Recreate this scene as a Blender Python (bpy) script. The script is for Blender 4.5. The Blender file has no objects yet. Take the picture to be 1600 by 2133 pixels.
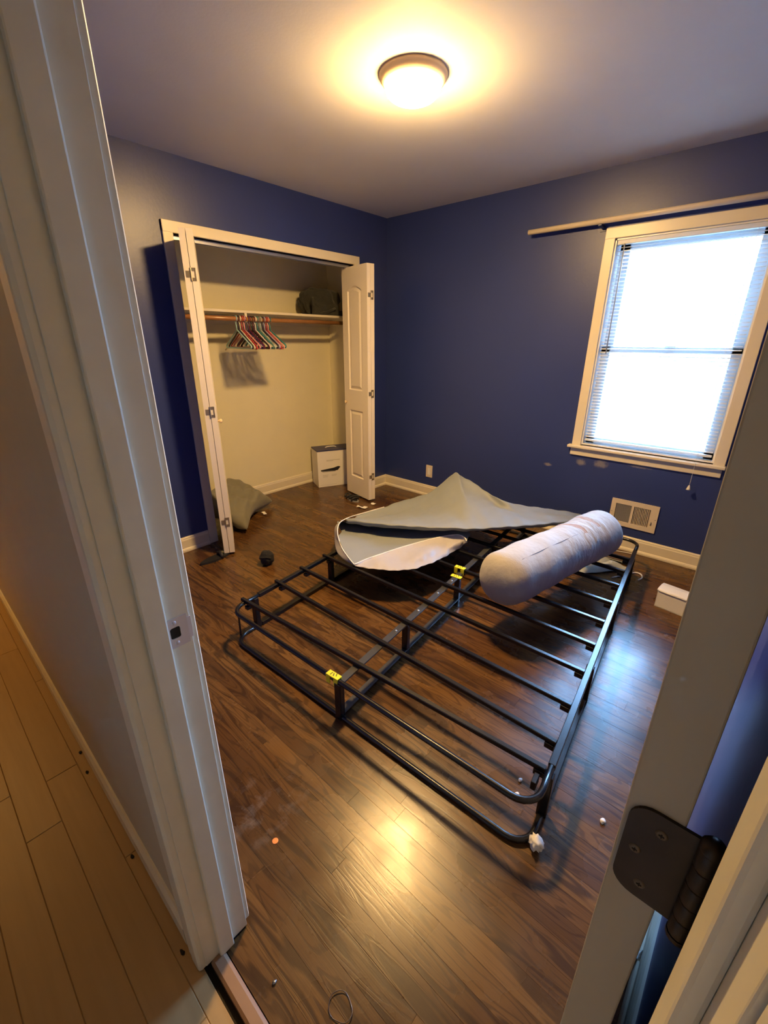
import bpy, bmesh, math, random
from mathutils import Vector, Matrix
random.seed(7)
SC = bpy.context.scene
COL = SC.collection
PI = math.pi

# ------------------------------------------------------------------ camera
F_PX = 909.2
cam_d = bpy.data.cameras.new('camera')
cam = bpy.data.objects.new('camera', cam_d); COL.objects.link(cam)
yaw, pitch, roll = math.radians(41.76), math.radians(-21.352), math.radians(0.2457)
fw = Vector((math.cos(pitch)*math.cos(yaw), math.cos(pitch)*math.sin(yaw), math.sin(pitch)))
rt = fw.cross(Vector((0, 0, 1))).normalized(); up = rt.cross(fw)
rt2 = rt*math.cos(roll)+up*math.sin(roll); up2 = -rt*math.sin(roll)+up*math.cos(roll)
cam.matrix_world = Matrix(((rt2.x, up2.x, -fw.x, -3.3736), (rt2.y, up2.y, -fw.y, -2.992),
                           (rt2.z, up2.z, -fw.z, 1.4335), (0, 0, 0, 1)))
cam_d.sensor_fit = 'VERTICAL'; cam_d.sensor_height = 36.0
cam_d.lens = 36.0*F_PX/2133.0
cam_d.clip_start = 0.02
SC.camera = cam

# ------------------------------------------------------------------ world, lights, exposure
w = bpy.data.worlds.new('world'); SC.world = w; w.use_nodes = True
bg = w.node_tree.nodes['Background']
bg.inputs[0].default_value = (0.29, 0.54, 1.0, 1); bg.inputs[1].default_value = 64.0
LAMP_COL = (1.0, 0.61, 0.22); LAMP_STR = 500.0
# daylight portal in the window opening (guides sky sampling, emits nothing itself)
pl = bpy.data.lights.new('window_portal', 'AREA'); pl.shape = 'RECTANGLE'; pl.size = 0.85; pl.size_y = 1.34
po = bpy.data.objects.new('window_portal', pl); COL.objects.link(po)
po.location = (0.16, -2.35, 1.385); po.rotation_euler = (0, PI/2, 0)
pl.size, pl.size_y = 1.34, 0.85
pl.cycles.is_portal = True
# the hallway's own ceiling lamp, further along the hall
hl = bpy.data.lights.new('hall_lamp', 'AREA'); hl.shape = 'DISK'; hl.size = 0.30; hl.energy = 16; hl.color = (1.0, 0.50, 0.13)
ho = bpy.data.objects.new('hall_lamp', hl); COL.objects.link(ho); ho.location = (-3.85, 1.10, 2.40)
SC.cycles.sample_clamp_indirect = 12.0; SC.cycles.caustics_reflective = False; SC.cycles.caustics_refractive = False; SC.cycles.blur_glossy = 1.0
SC.view_settings.view_transform = 'Standard'; SC.view_settings.look = 'None'
SC.view_settings.exposure = 0.52; SC.view_settings.gamma = 1.0; SC.view_settings.use_curve_mapping = False

# ------------------------------------------------------------------ material helpers
def nt(name):
    m = bpy.data.materials.new(name); m.use_nodes = True
    t = m.node_tree; b = t.nodes['Principled BSDF']
    return m, t, b
def nd(t, typ, **kw):
    n = t.nodes.new(typ)
    for k, v in kw.items(): setattr(n, k, v)
    return n
def noise(t, scale, detail=3, vec=None, rough=0.5):
    n = nd(t, 'ShaderNodeTexNoise'); n.inputs['Scale'].default_value = scale
    n.inputs['Detail'].default_value = detail; n.inputs['Roughness'].default_value = rough
    if vec is not None: t.links.new(vec, n.inputs['Vector'])
    return n.outputs['Fac']
def mapped(t, vec, scale=(1, 1, 1), loc=(0, 0, 0), rot=(0, 0, 0)):
    m = nd(t, 'ShaderNodeMapping'); m.inputs['Scale'].default_value = scale
    m.inputs['Location'].default_value = loc; m.inputs['Rotation'].default_value = rot
    t.links.new(vec, m.inputs['Vector']); return m.outputs[0]
def mth(t, op, a, b=None, clamp=False):
    n = nd(t, 'ShaderNodeMath', operation=op); n.use_clamp = clamp
    for i, v in enumerate((a, b)):
        if v is None: continue
        if isinstance(v, (int, float)): n.inputs[i].default_value = v
        else: t.links.new(v, n.inputs[i])
    return n.outputs[0]
def rng(t, v, a, b, c=0.0, d=1.0):
    n = nd(t, 'ShaderNodeMapRange'); t.links.new(v, n.inputs[0])
    for i, x in enumerate((a, b, c, d)): n.inputs[i+1].default_value = x
    return n.outputs[0]
def mixc(t, f, a, b, typ='MIX'):
    n = nd(t, 'ShaderNodeMix', data_type='RGBA', blend_type=typ)
    if isinstance(f, (int, float)): n.inputs[0].default_value = f
    else: t.links.new(f, n.inputs[0])
    for i, v in ((6, a), (7, b)):
        if isinstance(v, tuple): n.inputs[i].default_value = (*v, 1)
        else: t.links.new(v, n.inputs[i])
    return n.outputs[2]
def bump(t, b, h, strength=0.2, dist=0.01):
    n = nd(t, 'ShaderNodeBump'); n.inputs['Strength'].default_value = strength
    n.inputs['Distance'].default_value = dist; t.links.new(h, n.inputs['Height'])
    t.links.new(n.outputs[0], b.inputs['Normal'])
def mat(name, col, rough=0.5, metal=0.0, var=0.06, vscale=6.0, bumps=None, spec=0.5):
    """plain procedural material: slight mottling and an optional fine relief"""
    m, t, b = nt(name)
    tc = nd(t, 'ShaderNodeTexCoord')
    f = noise(t, vscale, 3, tc.outputs['Object'])
    dark = tuple(c*(1-var*2) for c in col); lite = tuple(min(1, c*(1+var)) for c in col)
    t.links.new(mixc(t, f, dark, lite), b.inputs['Base Color'])
    b.inputs['Roughness'].default_value = rough; b.inputs['Metallic'].default_value = metal
    b.inputs['Specular IOR Level'].default_value = spec
    if bumps: bump(t, b, noise(t, bumps[0], 2, tc.outputs['Object']), bumps[1], 0.004)
    return m

M = {}
M['navy'] = mat('navy_wall_paint', (0.026, 0.043, 0.185), 0.38, var=0.06, vscale=2.5, bumps=(60, 0.10))
M['ceiling'] = mat('ceiling_paint', (0.78, 0.76, 0.75), 0.75, var=0.02, bumps=(90, 0.08))
M['closet_paint'] = mat('closet_wall_paint', (0.74, 0.69, 0.50), 0.6, var=0.03, bumps=(70, 0.08))
M['hall_paint'] = mat('hall_wall_paint', (0.58, 0.52, 0.40), 0.6, var=0.03, bumps=(80, 0.06))
M['trim'] = mat('cream_trim_paint', (0.72, 0.66, 0.53), 0.35, var=0.03, bumps=(25, 0.06))
M['jamb'] = mat('jamb_paint', (0.80, 0.77, 0.66), 0.33, var=0.05, vscale=14, bumps=(22, 0.14))
M['door_white'] = mat('door_white_paint', (0.80, 0.74, 0.66), 0.38, var=0.02)
M['entry_door'] = mat('entry_door_paint', (0.46, 0.42, 0.34), 0.45, var=0.04, bumps=(40, 0.08))
M['win_white'] = mat('window_white_vinyl', (0.78, 0.79, 0.78), 0.35, var=0.02)
M['bronze'] = mat('oil_rubbed_bronze', (0.045, 0.034, 0.026), 0.45, 0.6, var=0.2, vscale=40)
M['bronze_worn'] = mat('worn_bronze', (0.16, 0.12, 0.08), 0.5, 0.5, var=0.2, vscale=60)
M['nickel'] = mat('satin_nickel', (0.66, 0.61, 0.65), 0.42, 0.35, var=0.04)
M['brass_steel'] = mat('zinc_hinge', (0.42, 0.36, 0.26), 0.4, 0.8, var=0.08)
M['dark'] = mat('dark_gap', (0.012, 0.009, 0.007), 0.8)
M['black_metal'] = mat('black_powder_coat', (0.006, 0.006, 0.008), 0.27, 0.0, var=0.1, vscale=30, bumps=(350, 0.04), spec=0.5)
M['steel_worn'] = mat('worn_steel', (0.30, 0.31, 0.34), 0.4, 0.8, var=0.2, vscale=60)
M['yellow'] = mat('yellow_plastic', (0.80, 0.72, 0.03), 0.4, var=0.05)
M['yellow_dark'] = mat('print_dark', (0.10, 0.09, 0.01), 0.6)
M['white_plastic'] = mat('white_plastic', (0.78, 0.77, 0.76), 0.3, var=0.02)
M['vent'] = mat('almond_vent_enamel', (0.68, 0.60, 0.50), 0.4, var=0.03)
M['vent_dark'] = mat('vent_interior', (0.20, 0.17, 0.14), 0.7)
M['vent_grey'] = mat('vent_damper', (0.30, 0.29, 0.28), 0.6, var=0.1)
M['paper'] = mat('white_paper', (0.80, 0.78, 0.76), 0.8, var=0.04)
M['box_white'] = mat('white_cardboard', (0.78, 0.76, 0.74), 0.5, var=0.02)
M['box_blue'] = mat('blue_print', (0.035, 0.04, 0.13), 0.45)
M['print_grey'] = mat('pale_grey_print', (0.52, 0.50, 0.49), 0.6)
M['print_black'] = mat('black_print', (0.012, 0.012, 0.018), 0.5)
M['print_mid'] = mat('mid_grey_print', (0.25, 0.24, 0.25), 0.5)
M['copper'] = mat('copper_coin', (0.75, 0.32, 0.16), 0.35, 0.9)
M['rod_wood'] = mat('closet_rod_wood', (0.34, 0.15, 0.055), 0.25, var=0.15, vscale=12)
M['black_rubber'] = mat('black_rubber', (0.012, 0.012, 0.016), 0.6, var=0.2, vscale=30, bumps=(60, 0.2))
M['olive'] = mat('olive_cloth', (0.12, 0.11, 0.07), 0.8)
M['grey_sole'] = mat('grey_sole', (0.25, 0.24, 0.25), 0.7)

def cloth(name, col, weave=500, wr=0.25, rough=0.8, wrscale=9, sheen=0.15, var=0.08):
    m, t, b = nt(name)
    tc = nd(t, 'ShaderNodeTexCoord')
    f = noise(t, 5, 4, tc.outputs['Object'])
    t.links.new(mixc(t, f, tuple(c*(1-var*2) for c in col), tuple(min(1, c*(1+var)) for c in col)), b.inputs['Base Color'])
    b.inputs['Roughness'].default_value = rough; b.inputs['Sheen Weight'].default_value = sheen
    h = mth(t, 'ADD', mth(t, 'MULTIPLY', noise(t, weave, 1, tc.outputs['Object']), 0.10), noise(t, wrscale, 3, tc.outputs['Object'], 0.6))
    bump(t, b, h, wr, 0.03)
    return m
M['bag'] = cloth('dark_olive_canvas', (0.030, 0.030, 0.022), 300, 0.6, 0.85, 14, 0.1, 0.25)
M['pillow'] = cloth('olive_grey_pillow_cloth', (0.175, 0.165, 0.125), 700, 0.22, 0.85, 10)
M['cover'] = cloth('grey_nonwoven_cloth', (0.20, 0.225, 0.25), 600, 0.10, 0.55, 7, 0.1, 0.05)
M['cover_white'] = cloth('white_cover_band', (0.36, 0.35, 0.38), 600, 0.25, 0.5, 8, 0.1, 0.04)
M['piping'] = cloth('white_piping', (0.82, 0.80, 0.80), 900, 0.05, 0.5, 8, 0.1, 0.02)
M['green_cloth'] = cloth('pale_green_cloth', (0.40, 0.43, 0.40), 700, 0.3, 0.8, 14)
M['sock'] = cloth('black_knit', (0.010, 0.010, 0.014), 400, 0.5, 0.9, 30, 0.03, 0.2)

# bolster: pale quilted cloth with tan strips showing through at the gathers
def bolster_mat():
    m, t, b = nt('bolster_cloth')
    tc = nd(t, 'ShaderNodeTexCoord'); o = tc.outputs['Object']
    sx = nd(t, 'ShaderNodeSeparateXYZ'); t.links.new(o, sx.inputs[0])
    wob = noise(t, 9, 3, o)
    x = mth(t, 'ADD', sx.outputs[0], mth(t, 'MULTIPLY', mth(t, 'SUBTRACT', wob, 0.5), 0.10))
    s1 = mth(t, 'LESS_THAN', mth(t, 'ABSOLUTE', mth(t, 'SUBTRACT', x, 0.575)), 0.017)
    s2 = mth(t, 'LESS_THAN', mth(t, 'ABSOLUTE', mth(t, 'SUBTRACT', x, 0.735)), 0.016)
    ylim = mth(t, 'GREATER_THAN', sx.outputs[1], -0.075)
    zlim = mth(t, 'GREATER_THAN', sx.outputs[2], 0.05)
    st = mth(t, 'MULTIPLY', mth(t, 'MULTIPLY', mth(t, 'MAXIMUM', s1, s2), ylim), zlim)
    base = mixc(t, noise(t, 5, 3, o), (0.33, 0.315, 0.30), (0.41, 0.39, 0.375))
    t.links.new(mixc(t, st, base, (0.30, 0.17, 0.09)), b.inputs['Base Color'])
    b.inputs['Roughness'].default_value = 0.8; b.inputs['Sheen Weight'].default_value = 0.15
    near = rng(t, mth(t, 'ABSOLUTE', mth(t, 'SUBTRACT', sx.outputs[0], 0.66)), 0.0, 0.35, 1.0, 0.15)
    wr = noise(t, 1.0, 4, mapped(t, o, (26, 9, 9)), 0.6)
    h = mth(t, 'ADD', mth(t, 'MULTIPLY', wr, near), mth(t, 'ADD', mth(t, 'MULTIPLY', noise(t, 13, 3, o), 0.45), mth(t, 'MULTIPLY', noise(t, 500, 1, o), 0.03)))
    bump(t, b, h, 0.55, 0.022)
    return m
M['bolster'] = bolster_mat()

# window-wall paint: navy with bare scuffed patches under the sill
def window_wall_mat():
    m, t, b = nt('navy_wall_paint_scuffed')
    g = nd(t, 'ShaderNodeNewGeometry'); p = g.outputs['Position']
    tot = None
    for (y, z, ry, rz) in ((-1.965, 0.592, 0.055, 0.035), (-2.105, 0.602, 0.075, 0.045), (-2.36, 0.628, 0.10, 0.016), (-1.72, 0.53, 0.05, 0.02)):
        v = nd(t, 'ShaderNodeVectorMath', operation='LENGTH')
        t.links.new(mapped(t, p, (0, 1/ry, 1/rz), (0, -y/ry, -z/rz)), v.inputs[0])
        f = rng(t, v.outputs['Value'], 1.1, 0.2)
        tot = f if tot is None else mth(t, 'MAXIMUM', tot, f)
    n = noise(t, 34, 4, p, 0.65)
    fac = mth(t, 'MULTIPLY', rng(t, mth(t, 'MULTIPLY', tot, n), 0.18, 0.45), 0.6)
    base = mixc(t, noise(t, 2.5, 3, p), (0.024, 0.042, 0.180), (0.029, 0.048, 0.205))
    t.links.new(mixc(t, fac, base, (0.30, 0.28, 0.30)), b.inputs['Base Color'])
    b.inputs['Roughness'].default_value = 0.40
    bump(t, b, noise(t, 60, 2, p), 0.10, 0.004)
    return m
M['navy_win'] = window_wall_mat()

# dark stained oak strip: cathedral contours, pores, per-plank tone
def oak_mat():
    m, t, b = nt('dark_stained_oak')
    tc = nd(t, 'ShaderNodeTexCoord'); oi = nd(t, 'ShaderNodeObjectInfo')
    r = oi.outputs['Random']
    cmb = nd(t, 'ShaderNodeCombineXYZ')
    t.links.new(mth(t, 'MULTIPLY', r, 37.0), cmb.inputs[0]); t.links.new(mth(t, 'MULTIPLY', r, 91.0), cmb.inputs[1])
    t.links.new(mth(t, 'MULTIPLY', r, 13.0), cmb.inputs[2])
    add = nd(t, 'ShaderNodeVectorMath', operation='ADD')
    t.links.new(tc.outputs['Object'], add.inputs[0]); t.links.new(cmb.outputs[0], add.inputs[1]); p = add.outputs[0]
    low = noise(t, 1.0, 2, mapped(t, p, (13, 1.5, 1)), 0.45)
    rings = mth(t, 'SINE', mth(t, 'MULTIPLY', low, 34.0))
    fine = mth(t, 'SINE', mth(t, 'MULTIPLY', low, 105.0))
    line = mth(t, 'MAXIMUM', mth(t, 'MULTIPLY', rng(t, rings, 0.45, 0.9), 0.85), mth(t, 'MULTIPLY', rng(t, fine, 0.5, 0.9), 0.55))
    pores = noise(t, 1.0, 2, mapped(t, p, (420, 9, 1)), 0.6)
    blot = noise(t, 1.0, 3, mapped(t, p, (22, 3.5, 1)))
    tone = nd(t, 'ShaderNodeValToRGB')
    e = tone.color_ramp.elements
    e[0].position = 0.0; e[0].color = (0.080, 0.036, 0.012, 1)
    e[1].position = 1.0; e[1].color = (0.155, 0.078, 0.024, 1)
    k = tone.color_ramp.elements.new(0.5); k.color = (0.112, 0.052, 0.016, 1)
    t.links.new(r, tone.inputs[0])
    c = mixc(t, mth(t, 'MULTIPLY', line, 0.85), tone.outputs[0], (0.026, 0.011, 0.006))
    c = mixc(t, mth(t, 'MULTIPLY', rng(t, pores, 0.50, 0.70), 0.35), c, (0.03, 0.013, 0.006))
    c = mixc(t, mth(t, 'MULTIPLY', rng(t, blot, 0.52, 0.75), 0.45), c, (0.034, 0.015, 0.008))
    # dusty film and pale smudges near the doorway
    g = nd(t, 'ShaderNodeNewGeometry')
    v = nd(t, 'ShaderNodeVectorMath', operation='LENGTH')
    t.links.new(mapped(t, g.outputs['Position'], (4.2, 4.2, 0), (2.93*4.2, 2.05*4.2, 0)), v.inputs[0])
    sm = mth(t, 'MULTIPLY', rng(t, v.outputs['Value'], 1.0, 0.2), rng(t, noise(t, 13, 5, g.outputs['Position'], 0.65), 0.52, 0.72))
    c = mixc(t, mth(t, 'MULTIPLY', sm, 0.35), c, (0.28, 0.25, 0.24))
    t.links.new(c, b.inputs['Base Color'])
    rn = noise(t, 5, 4, g.outputs['Position'])
    t.links.new(rng(t, rn, 0.3, 0.75, 0.21, 0.35), b.inputs['Roughness'])
    b.inputs['Specular IOR Level'].default_value = 0.45
    bump(t, b, mth(t, 'ADD', mth(t, 'MULTIPLY', line, -0.35), mth(t, 'MULTIPLY', pores, -0.4)), 0.10, 0.002)
    return m
M['oak'] = oak_mat()

def maple_mat():
    m, t, b = nt('honey_laminate')
    tc = nd(t, 'ShaderNodeTexCoord'); oi = nd(t, 'ShaderNodeObjectInfo'); r = oi.outputs['Random']
    add = nd(t, 'ShaderNodeVectorMath', operation='ADD'); cmb = nd(t, 'ShaderNodeCombineXYZ')
    t.links.new(mth(t, 'MULTIPLY', r, 50.0), cmb.inputs[1]); t.links.new(tc.outputs['Object'], add.inputs[0])
    t.links.new(cmb.outputs[0], add.inputs[1]); p = add.outputs[0]
    g1 = noise(t, 1, 3, mapped(t, p, (40, 2.2, 1)), 0.6)
    c = mixc(t, g1, (0.34, 0.22, 0.095), (0.47, 0.32, 0.15))
    c = mixc(t, mth(t, 'MULTIPLY', r, 0.30), c, (0.33, 0.20, 0.08))
    t.links.new(c, b.inputs['Base Color']); b.inputs['Roughness'].default_value = 0.42
    return m
M['maple'] = maple_mat()
M['threshold'] = mat('threshold_wood', (0.33, 0.19, 0.11), 0.4, var=0.1, vscale=20)

def emit_mat(name, k):
    # frosted dome: the bulb above its middle makes the bottom brighter than the flanks
    m, t, b = nt(name)
    b.inputs['Base Color'].default_value = (0.9, 0.85, 0.75, 1)
    b.inputs['Emission Color'].default_value = (*LAMP_COL, 1); b.inputs['Emission Strength'].default_value = LAMP_STR*k
    return m
M['lamp_glass'] = emit_mat('lit_frosted_glass', 1.0); M['lamp_flank'] = emit_mat('lit_frosted_glass_flank', 0.20)
M['lamp_rim'] = mat('lamp_pan_enamel', (0.85, 0.66, 0.42), 0.45, var=0.04)

def glass_mat():
    m = bpy.data.materials.new('window_glass'); m.use_nodes = True; t = m.node_tree
    for n in list(t.nodes):
        if n.type != 'OUTPUT_MATERIAL': t.nodes.remove(n)
    out = [n for n in t.nodes if n.type == 'OUTPUT_MATERIAL'][0]
    tr = nd(t, 'ShaderNodeBsdfTransparent'); tr.inputs[0].default_value = (0.94, 0.97, 0.96, 1)
    gl = nd(t, 'ShaderNodeBsdfGlossy'); gl.inputs['Roughness'].default_value = 0.02
    fr = nd(t, 'ShaderNodeFresnel'); fr.inputs[0].default_value = 1.45
    mx = nd(t, 'ShaderNodeMixShader'); t.links.new(fr.outputs[0], mx.inputs[0]); t.links.new(tr.outputs[0], mx.inputs[1]); t.links.new(gl.outputs[0], mx.inputs[2])
    t.links.new(mx.outputs[0], out.inputs[0])
    return m
M['glass'] = glass_mat()
def slat_mat():
    m, t, b = nt('white_blind_vinyl')
    b.inputs['Base Color'].default_value = (0.80, 0.82, 0.82, 1); b.inputs['Roughness'].default_value = 0.4
    tl = nd(t, 'ShaderNodeBsdfTranslucent'); tl.inputs[0].default_value = (0.80, 0.84, 0.84, 1)
    mx = nd(t, 'ShaderNodeMixShader'); mx.inputs[0].default_value = 0.3
    out = [n for n in t.nodes if n.type == 'OUTPUT_MATERIAL'][0]
    t.links.new(b.outputs[0], mx.inputs[1]); t.links.new(tl.outputs[0], mx.inputs[2]); t.links.new(mx.outputs[0], out.inputs[0])
    return m
M['slat'] = slat_mat()

# ------------------------------------------------------------------ geometry helpers
class MB:
    def __init__(s): s.bm = bmesh.new()
    def box(s, x0, x1, y0, y1, z0, z1, bev=0.0, mtx=None):
        vs = [s.bm.verts.new((x, y, z)) for x in (x0, x1) for y in (y0, y1) for z in (z0, z1)]
        fs = [s.bm.faces.new([vs[i] for i in q]) for q in ((0, 1, 3, 2), (4, 6, 7, 5), (0, 4, 5, 1), (2, 3, 7, 6), (0, 2, 6, 4), (1, 5, 7, 3))]
        if bev:
            es = list({e for f in fs for e in f.edges})
            r = bmesh.ops.bevel(s.bm, geom=es, offset=bev, segments=2, affect='EDGES', profile=0.5)
            vs = list({v for f in r['faces'] for v in f.verts} | {v for v in vs if v.is_valid})
        if mtx is not None: bmesh.ops.transform(s.bm, matrix=mtx, verts=vs)
        return s
    def tube(s, pts, r, seg=10, closed=False, sq=False, cap=True):
        pts = [Vector(p) for p in pts]; n = len(pts); rings = []
        prevn = None
        for i, p in enumerate(pts):
            a = pts[(i-1) % n] if (closed or i > 0) else p
            c = pts[(i+1) % n] if (closed or i < n-1) else p
            d = (c-a).normalized()
            ref = Vector((0, 0, 1)) if abs(d.z) < 0.95 else Vector((1, 0, 0))
            if prevn is None: nn = ref.cross(d).normalized()
            else: nn = (prevn-d*prevn.dot(d)).normalized()
            prevn = nn; bb = d.cross(nn)
            rr = r[i] if isinstance(r, (list, tuple)) else r
            if sq:
                k = rr
                ring = [p+nn*k*ca+bb*k*sb for ca, sb in ((1, .75), (.75, 1), (-.75, 1), (-1, .75), (-1, -.75), (-.75, -1), (.75, -1), (1, -.75))]
            else:
                ring = [p+nn*rr*math.cos(2*PI*j/seg)+bb*rr*math.sin(2*PI*j/seg) for j in range(seg)]
            rings.append([s.bm.verts.new(v) for v in ring])
        m = len(rings[0])
        for i in range(n if closed else n-1):
            a, b = rings[i], rings[(i+1) % n]
            for j in range(m): s.bm.faces.new((a[j], a[(j+1) % m], b[(j+1) % m], b[j]))
        if cap and not closed:
            s.bm.faces.new(rings[0][::-1]); s.bm.faces.new(rings[-1])
        return s
    def lathe(s, prof, seg=40, center=(0, 0, 0), axis='z'):
        c = Vector(center); rings = []
        for r, h in prof:
            if r < 1e-6: rings.append([s.bm.verts.new(c+Vector((0, 0, h)))])
            else: rings.append([s.bm.verts.new(c+Vector((r*math.cos(2*PI*j/seg), r*math.sin(2*PI*j/seg), h))) for j in range(seg)])
        for a, b in zip(rings, rings[1:]):
            for j in range(seg):
                va = a if len(a) == 1 else [a[j], a[(j+1) % seg]]
                vb = b if len(b) == 1 else [b[(j+1) % seg], b[j]]
                if len(va)+len(vb) > 2: s.bm.faces.new(va+vb)
        return s
    def prism(s, poly, d0, d1, axis):
        """poly = 2-D outline; extruded along axis ('x','y','z') from d0 to d1"""
        def P(u, v, d): return {'x': (d, u, v), 'y': (u, d, v), 'z': (u, v, d)}[axis]
        a = [s.bm.verts.new(P(u, v, d0)) for u, v in poly]; b = [s.bm.verts.new(P(u, v, d1)) for u, v in poly]
        n = len(poly)
        for i in range(n): s.bm.faces.new((a[i], a[(i+1) % n], b[(i+1) % n], b[i]))
        s.bm.faces.new(a[::-1]); s.bm.faces.new(b)
        return s
    def ell(s, c, r, sub=3, fn=None):
        g = bmesh.ops.create_icosphere(s.bm, subdivisions=sub, radius=1.0)
        for v in g['verts']:
            q = Vector((v.co.x*r[0], v.co.y*r[1], v.co.z*r[2]))
            if fn: q = fn(v.co.copy(), q)
            v.co = q+Vector(c)
        return s
    def grid(s, rows, nu=24, nv=24):
        """smooth sheet through a control net (rows of 3-D points)"""
        def cr(ps, t):
            n = len(ps)-1; x = min(max(t*n, 0), n-1e-9); i = int(x); f = x-i
            p0 = ps[max(i-1, 0)]; p1 = ps[i]; p2 = ps[i+1]; p3 = ps[min(i+2, n)]
            return 0.5*((2*p1)+(p2-p0)*f+(2*p0-5*p1+4*p2-p3)*f*f+(3*p1-p0-3*p2+p3)*f**3)
        R = [[Vector(p) for p in r] for r in rows]
        U = [[cr(r, i/(nu-1)) for i in range(nu)] for r in R]
        vs = []
        for j in range(nv):
            vs.append([s.bm.verts.new(cr([U[k][i] for k in range(len(R))], j/(nv-1))) for i in range(nu)])
        for j in range(nv-1):
            for i in range(nu-1): s.bm.faces.new((vs[j][i], vs[j][i+1], vs[j+1][i+1], vs[j+1][i]))
        return s
    def build(s, name, m, parent=None, smooth=False, loc=None, rot=None, normals=True):
        if normals: bmesh.ops.recalc_face_normals(s.bm, faces=s.bm.faces)
        me = bpy.data.meshes.new(name); s.bm.to_mesh(me); s.bm.free()
        me.materials.append(m)
        if smooth:
            for p in me.polygons: p.use_smooth = True
        o = bpy.data.objects.new(name, me); COL.objects.link(o)
        if parent: o.parent = parent
        if loc: o.location = loc
        if rot: o.rotation_euler = rot
        return o
def tag(o, label=None, cat=None, group=None, kind=None):
    for k, v in (('label', label), ('category', cat), ('group', group), ('kind', kind)):
        if v: o[k] = v
    return o
def thing(name, label, cat, loc=(0, 0, 0), rz=0.0, group=None, kind=None):
    o = bpy.data.objects.new(name, None); COL.objects.link(o); o.location = loc; o.rotation_euler = (0, 0, rz)
    o.empty_display_size = 0.05
    return tag(o, label, cat, group, kind)
def copy_tree(o, parent=None):
    c = o.copy(); COL.objects.link(c)
    if parent: c.parent = parent
    for ch in list(o.children): copy_tree(ch, c)
    return c
def solid(o, th, off=0):
    md = o.modifiers.new('solid', 'SOLIDIFY'); md.thickness = th; md.offset = off
    return o
def struct(o, label, cat): return tag(o, label, cat, None, 'structure')

# ------------------------------------------------------------------ dimensions
H = 2.44
XD, XH = -3.108, -3.220            # door wall: room face, hall face
YR = -3.080                        # right wall
YL, YJ = -2.279, -3.037            # door opening: left and right jamb faces
DOOR_H = 2.04
CB = 0.663                         # closet back wall
CX0, CX1 = -2.16, -0.14            # closet side walls
OX0, OX1, OZ = -1.95, -0.43, 2.035 # closet opening
WY0, WY1, WZ0, WZ1 = -1.945, -2.757, 0.727, 2.046  # window opening
HX = -4.25                         # far hall wall
HY0, HY1 = -4.6, 2.4

# ------------------------------------------------------------------ room shell
b = MB(); b.box(CX0-.1, OX0, 0, .10, 0, H); b.box(XD, CX0-.1, 0, .10, 0, H); b.box(OX1, 0.0, 0, .10, 0, H); b.box(OX0, OX1, 0, .10, OZ, H)
struct(b.build('wall_closet', M['navy']), 'dark blue wall around the open closet', 'wall')
b = MB(); b.box(0, .15, YR-.1, WY1, 0, H); b.box(0, .15, WY0, .10, 0, H); b.box(0, .15, WY1, WY0, 0, WZ0); b.box(0, .15, WY1, WY0, WZ1, H)
struct(b.build('wall_window', M['navy_win']), 'dark blue wall with the window and scuffed paint under the sill', 'wall')
struct(MB().box(XD, .15, YR-.1, YR, 0, H).build('wall_right', M['navy']), 'blue wall behind the open entry door', 'wall')
# door wall: navy room side, hall-coloured hall side
b = MB(); b.box(XD-.05, XD, YL+.018, .10, 0, H); b.box(XD-.05, XD, YJ-.018, YL+.018, DOOR_H+.018, H); b.box(XD-.05, XD, YR-.1, YJ-.018, 0, H)
struct(b.build('wall_door', M['navy']), 'blue room side of the doorway wall', 'wall')
b = MB(); b.box(XH, XD-.05, YL+.018, HY1, 0, H); b.box(XH, XD-.05, YJ-.018, YL+.018, DOOR_H+.018, H); b.box(XH, XD-.05, HY0, YJ-.018, 0, H)
struct(b.build('wall_hall', M['hall_paint']), 'beige hallway wall left of the doorway', 'wall')
struct(MB().box(XD-.05, .15, YR-.1, CB+.1, H, H+.08).build('ceiling', M['ceiling']), 'plain white ceiling of the bedroom', 'ceiling')
struct(MB().box(HX-.1, XD-.05, HY0-.1, HY1+.1, H, H+.08).build('ceiling_hall', M['ceiling']), 'hallway ceiling', 'ceiling')
struct(MB().box(HX-.1, HX, HY0-.1, HY1+.1, 0, H).build('wall_hall_far', M['hall_paint']), 'far hallway wall', 'wall')
struct(MB().box(HX, XH, HY1, HY1+.1, 0, H).build('wall_hall_end', M['hall_paint']), 'end wall of the hallway', 'wall')
struct(MB().box(HX, XH, HY0-.1, HY0, 0, H).build('wall_hall_back', M['hall_paint']), 'wall at the other end of the hallway', 'wall')
# closet box
struct(MB().box(CX0-.1, CX1+.1, CB, CB+.1, 0, H).build('wall_closet_back', M['closet_paint']), 'cream back wall inside the closet', 'wall')
b = MB(); b.box(CX0-.1, CX0, .10, CB, 0, H)
struct(b.build('wall_closet_left', M['closet_paint']), 'cream left wall inside the closet', 'wall')
struct(MB().box(CX1, CX1+.1, .10, CB, 0, H).build('wall_closet_right', M['closet_paint']), 'cream right wall inside the closet', 'wall')
b = MB(); b.box(CX0, OX0-.019, .10, .108, 0, H); b.box(OX1+.019, CX1, .10, .108, 0, H); b.box(OX0-.019, OX1+.019, .10, .108, OZ+.019, H)
struct(b.build('wall_closet_front', M['closet_paint']), 'cream inner face of the closet front wall', 'wall')
# ground outside
tag(MB().box(.3, 60, -40, 40, -.9, -.7).build('ground', mat('outdoor_ground', (.30, .30, .28), .9)), 'pale ground outside the window', 'ground', None, 'structure')

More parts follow.
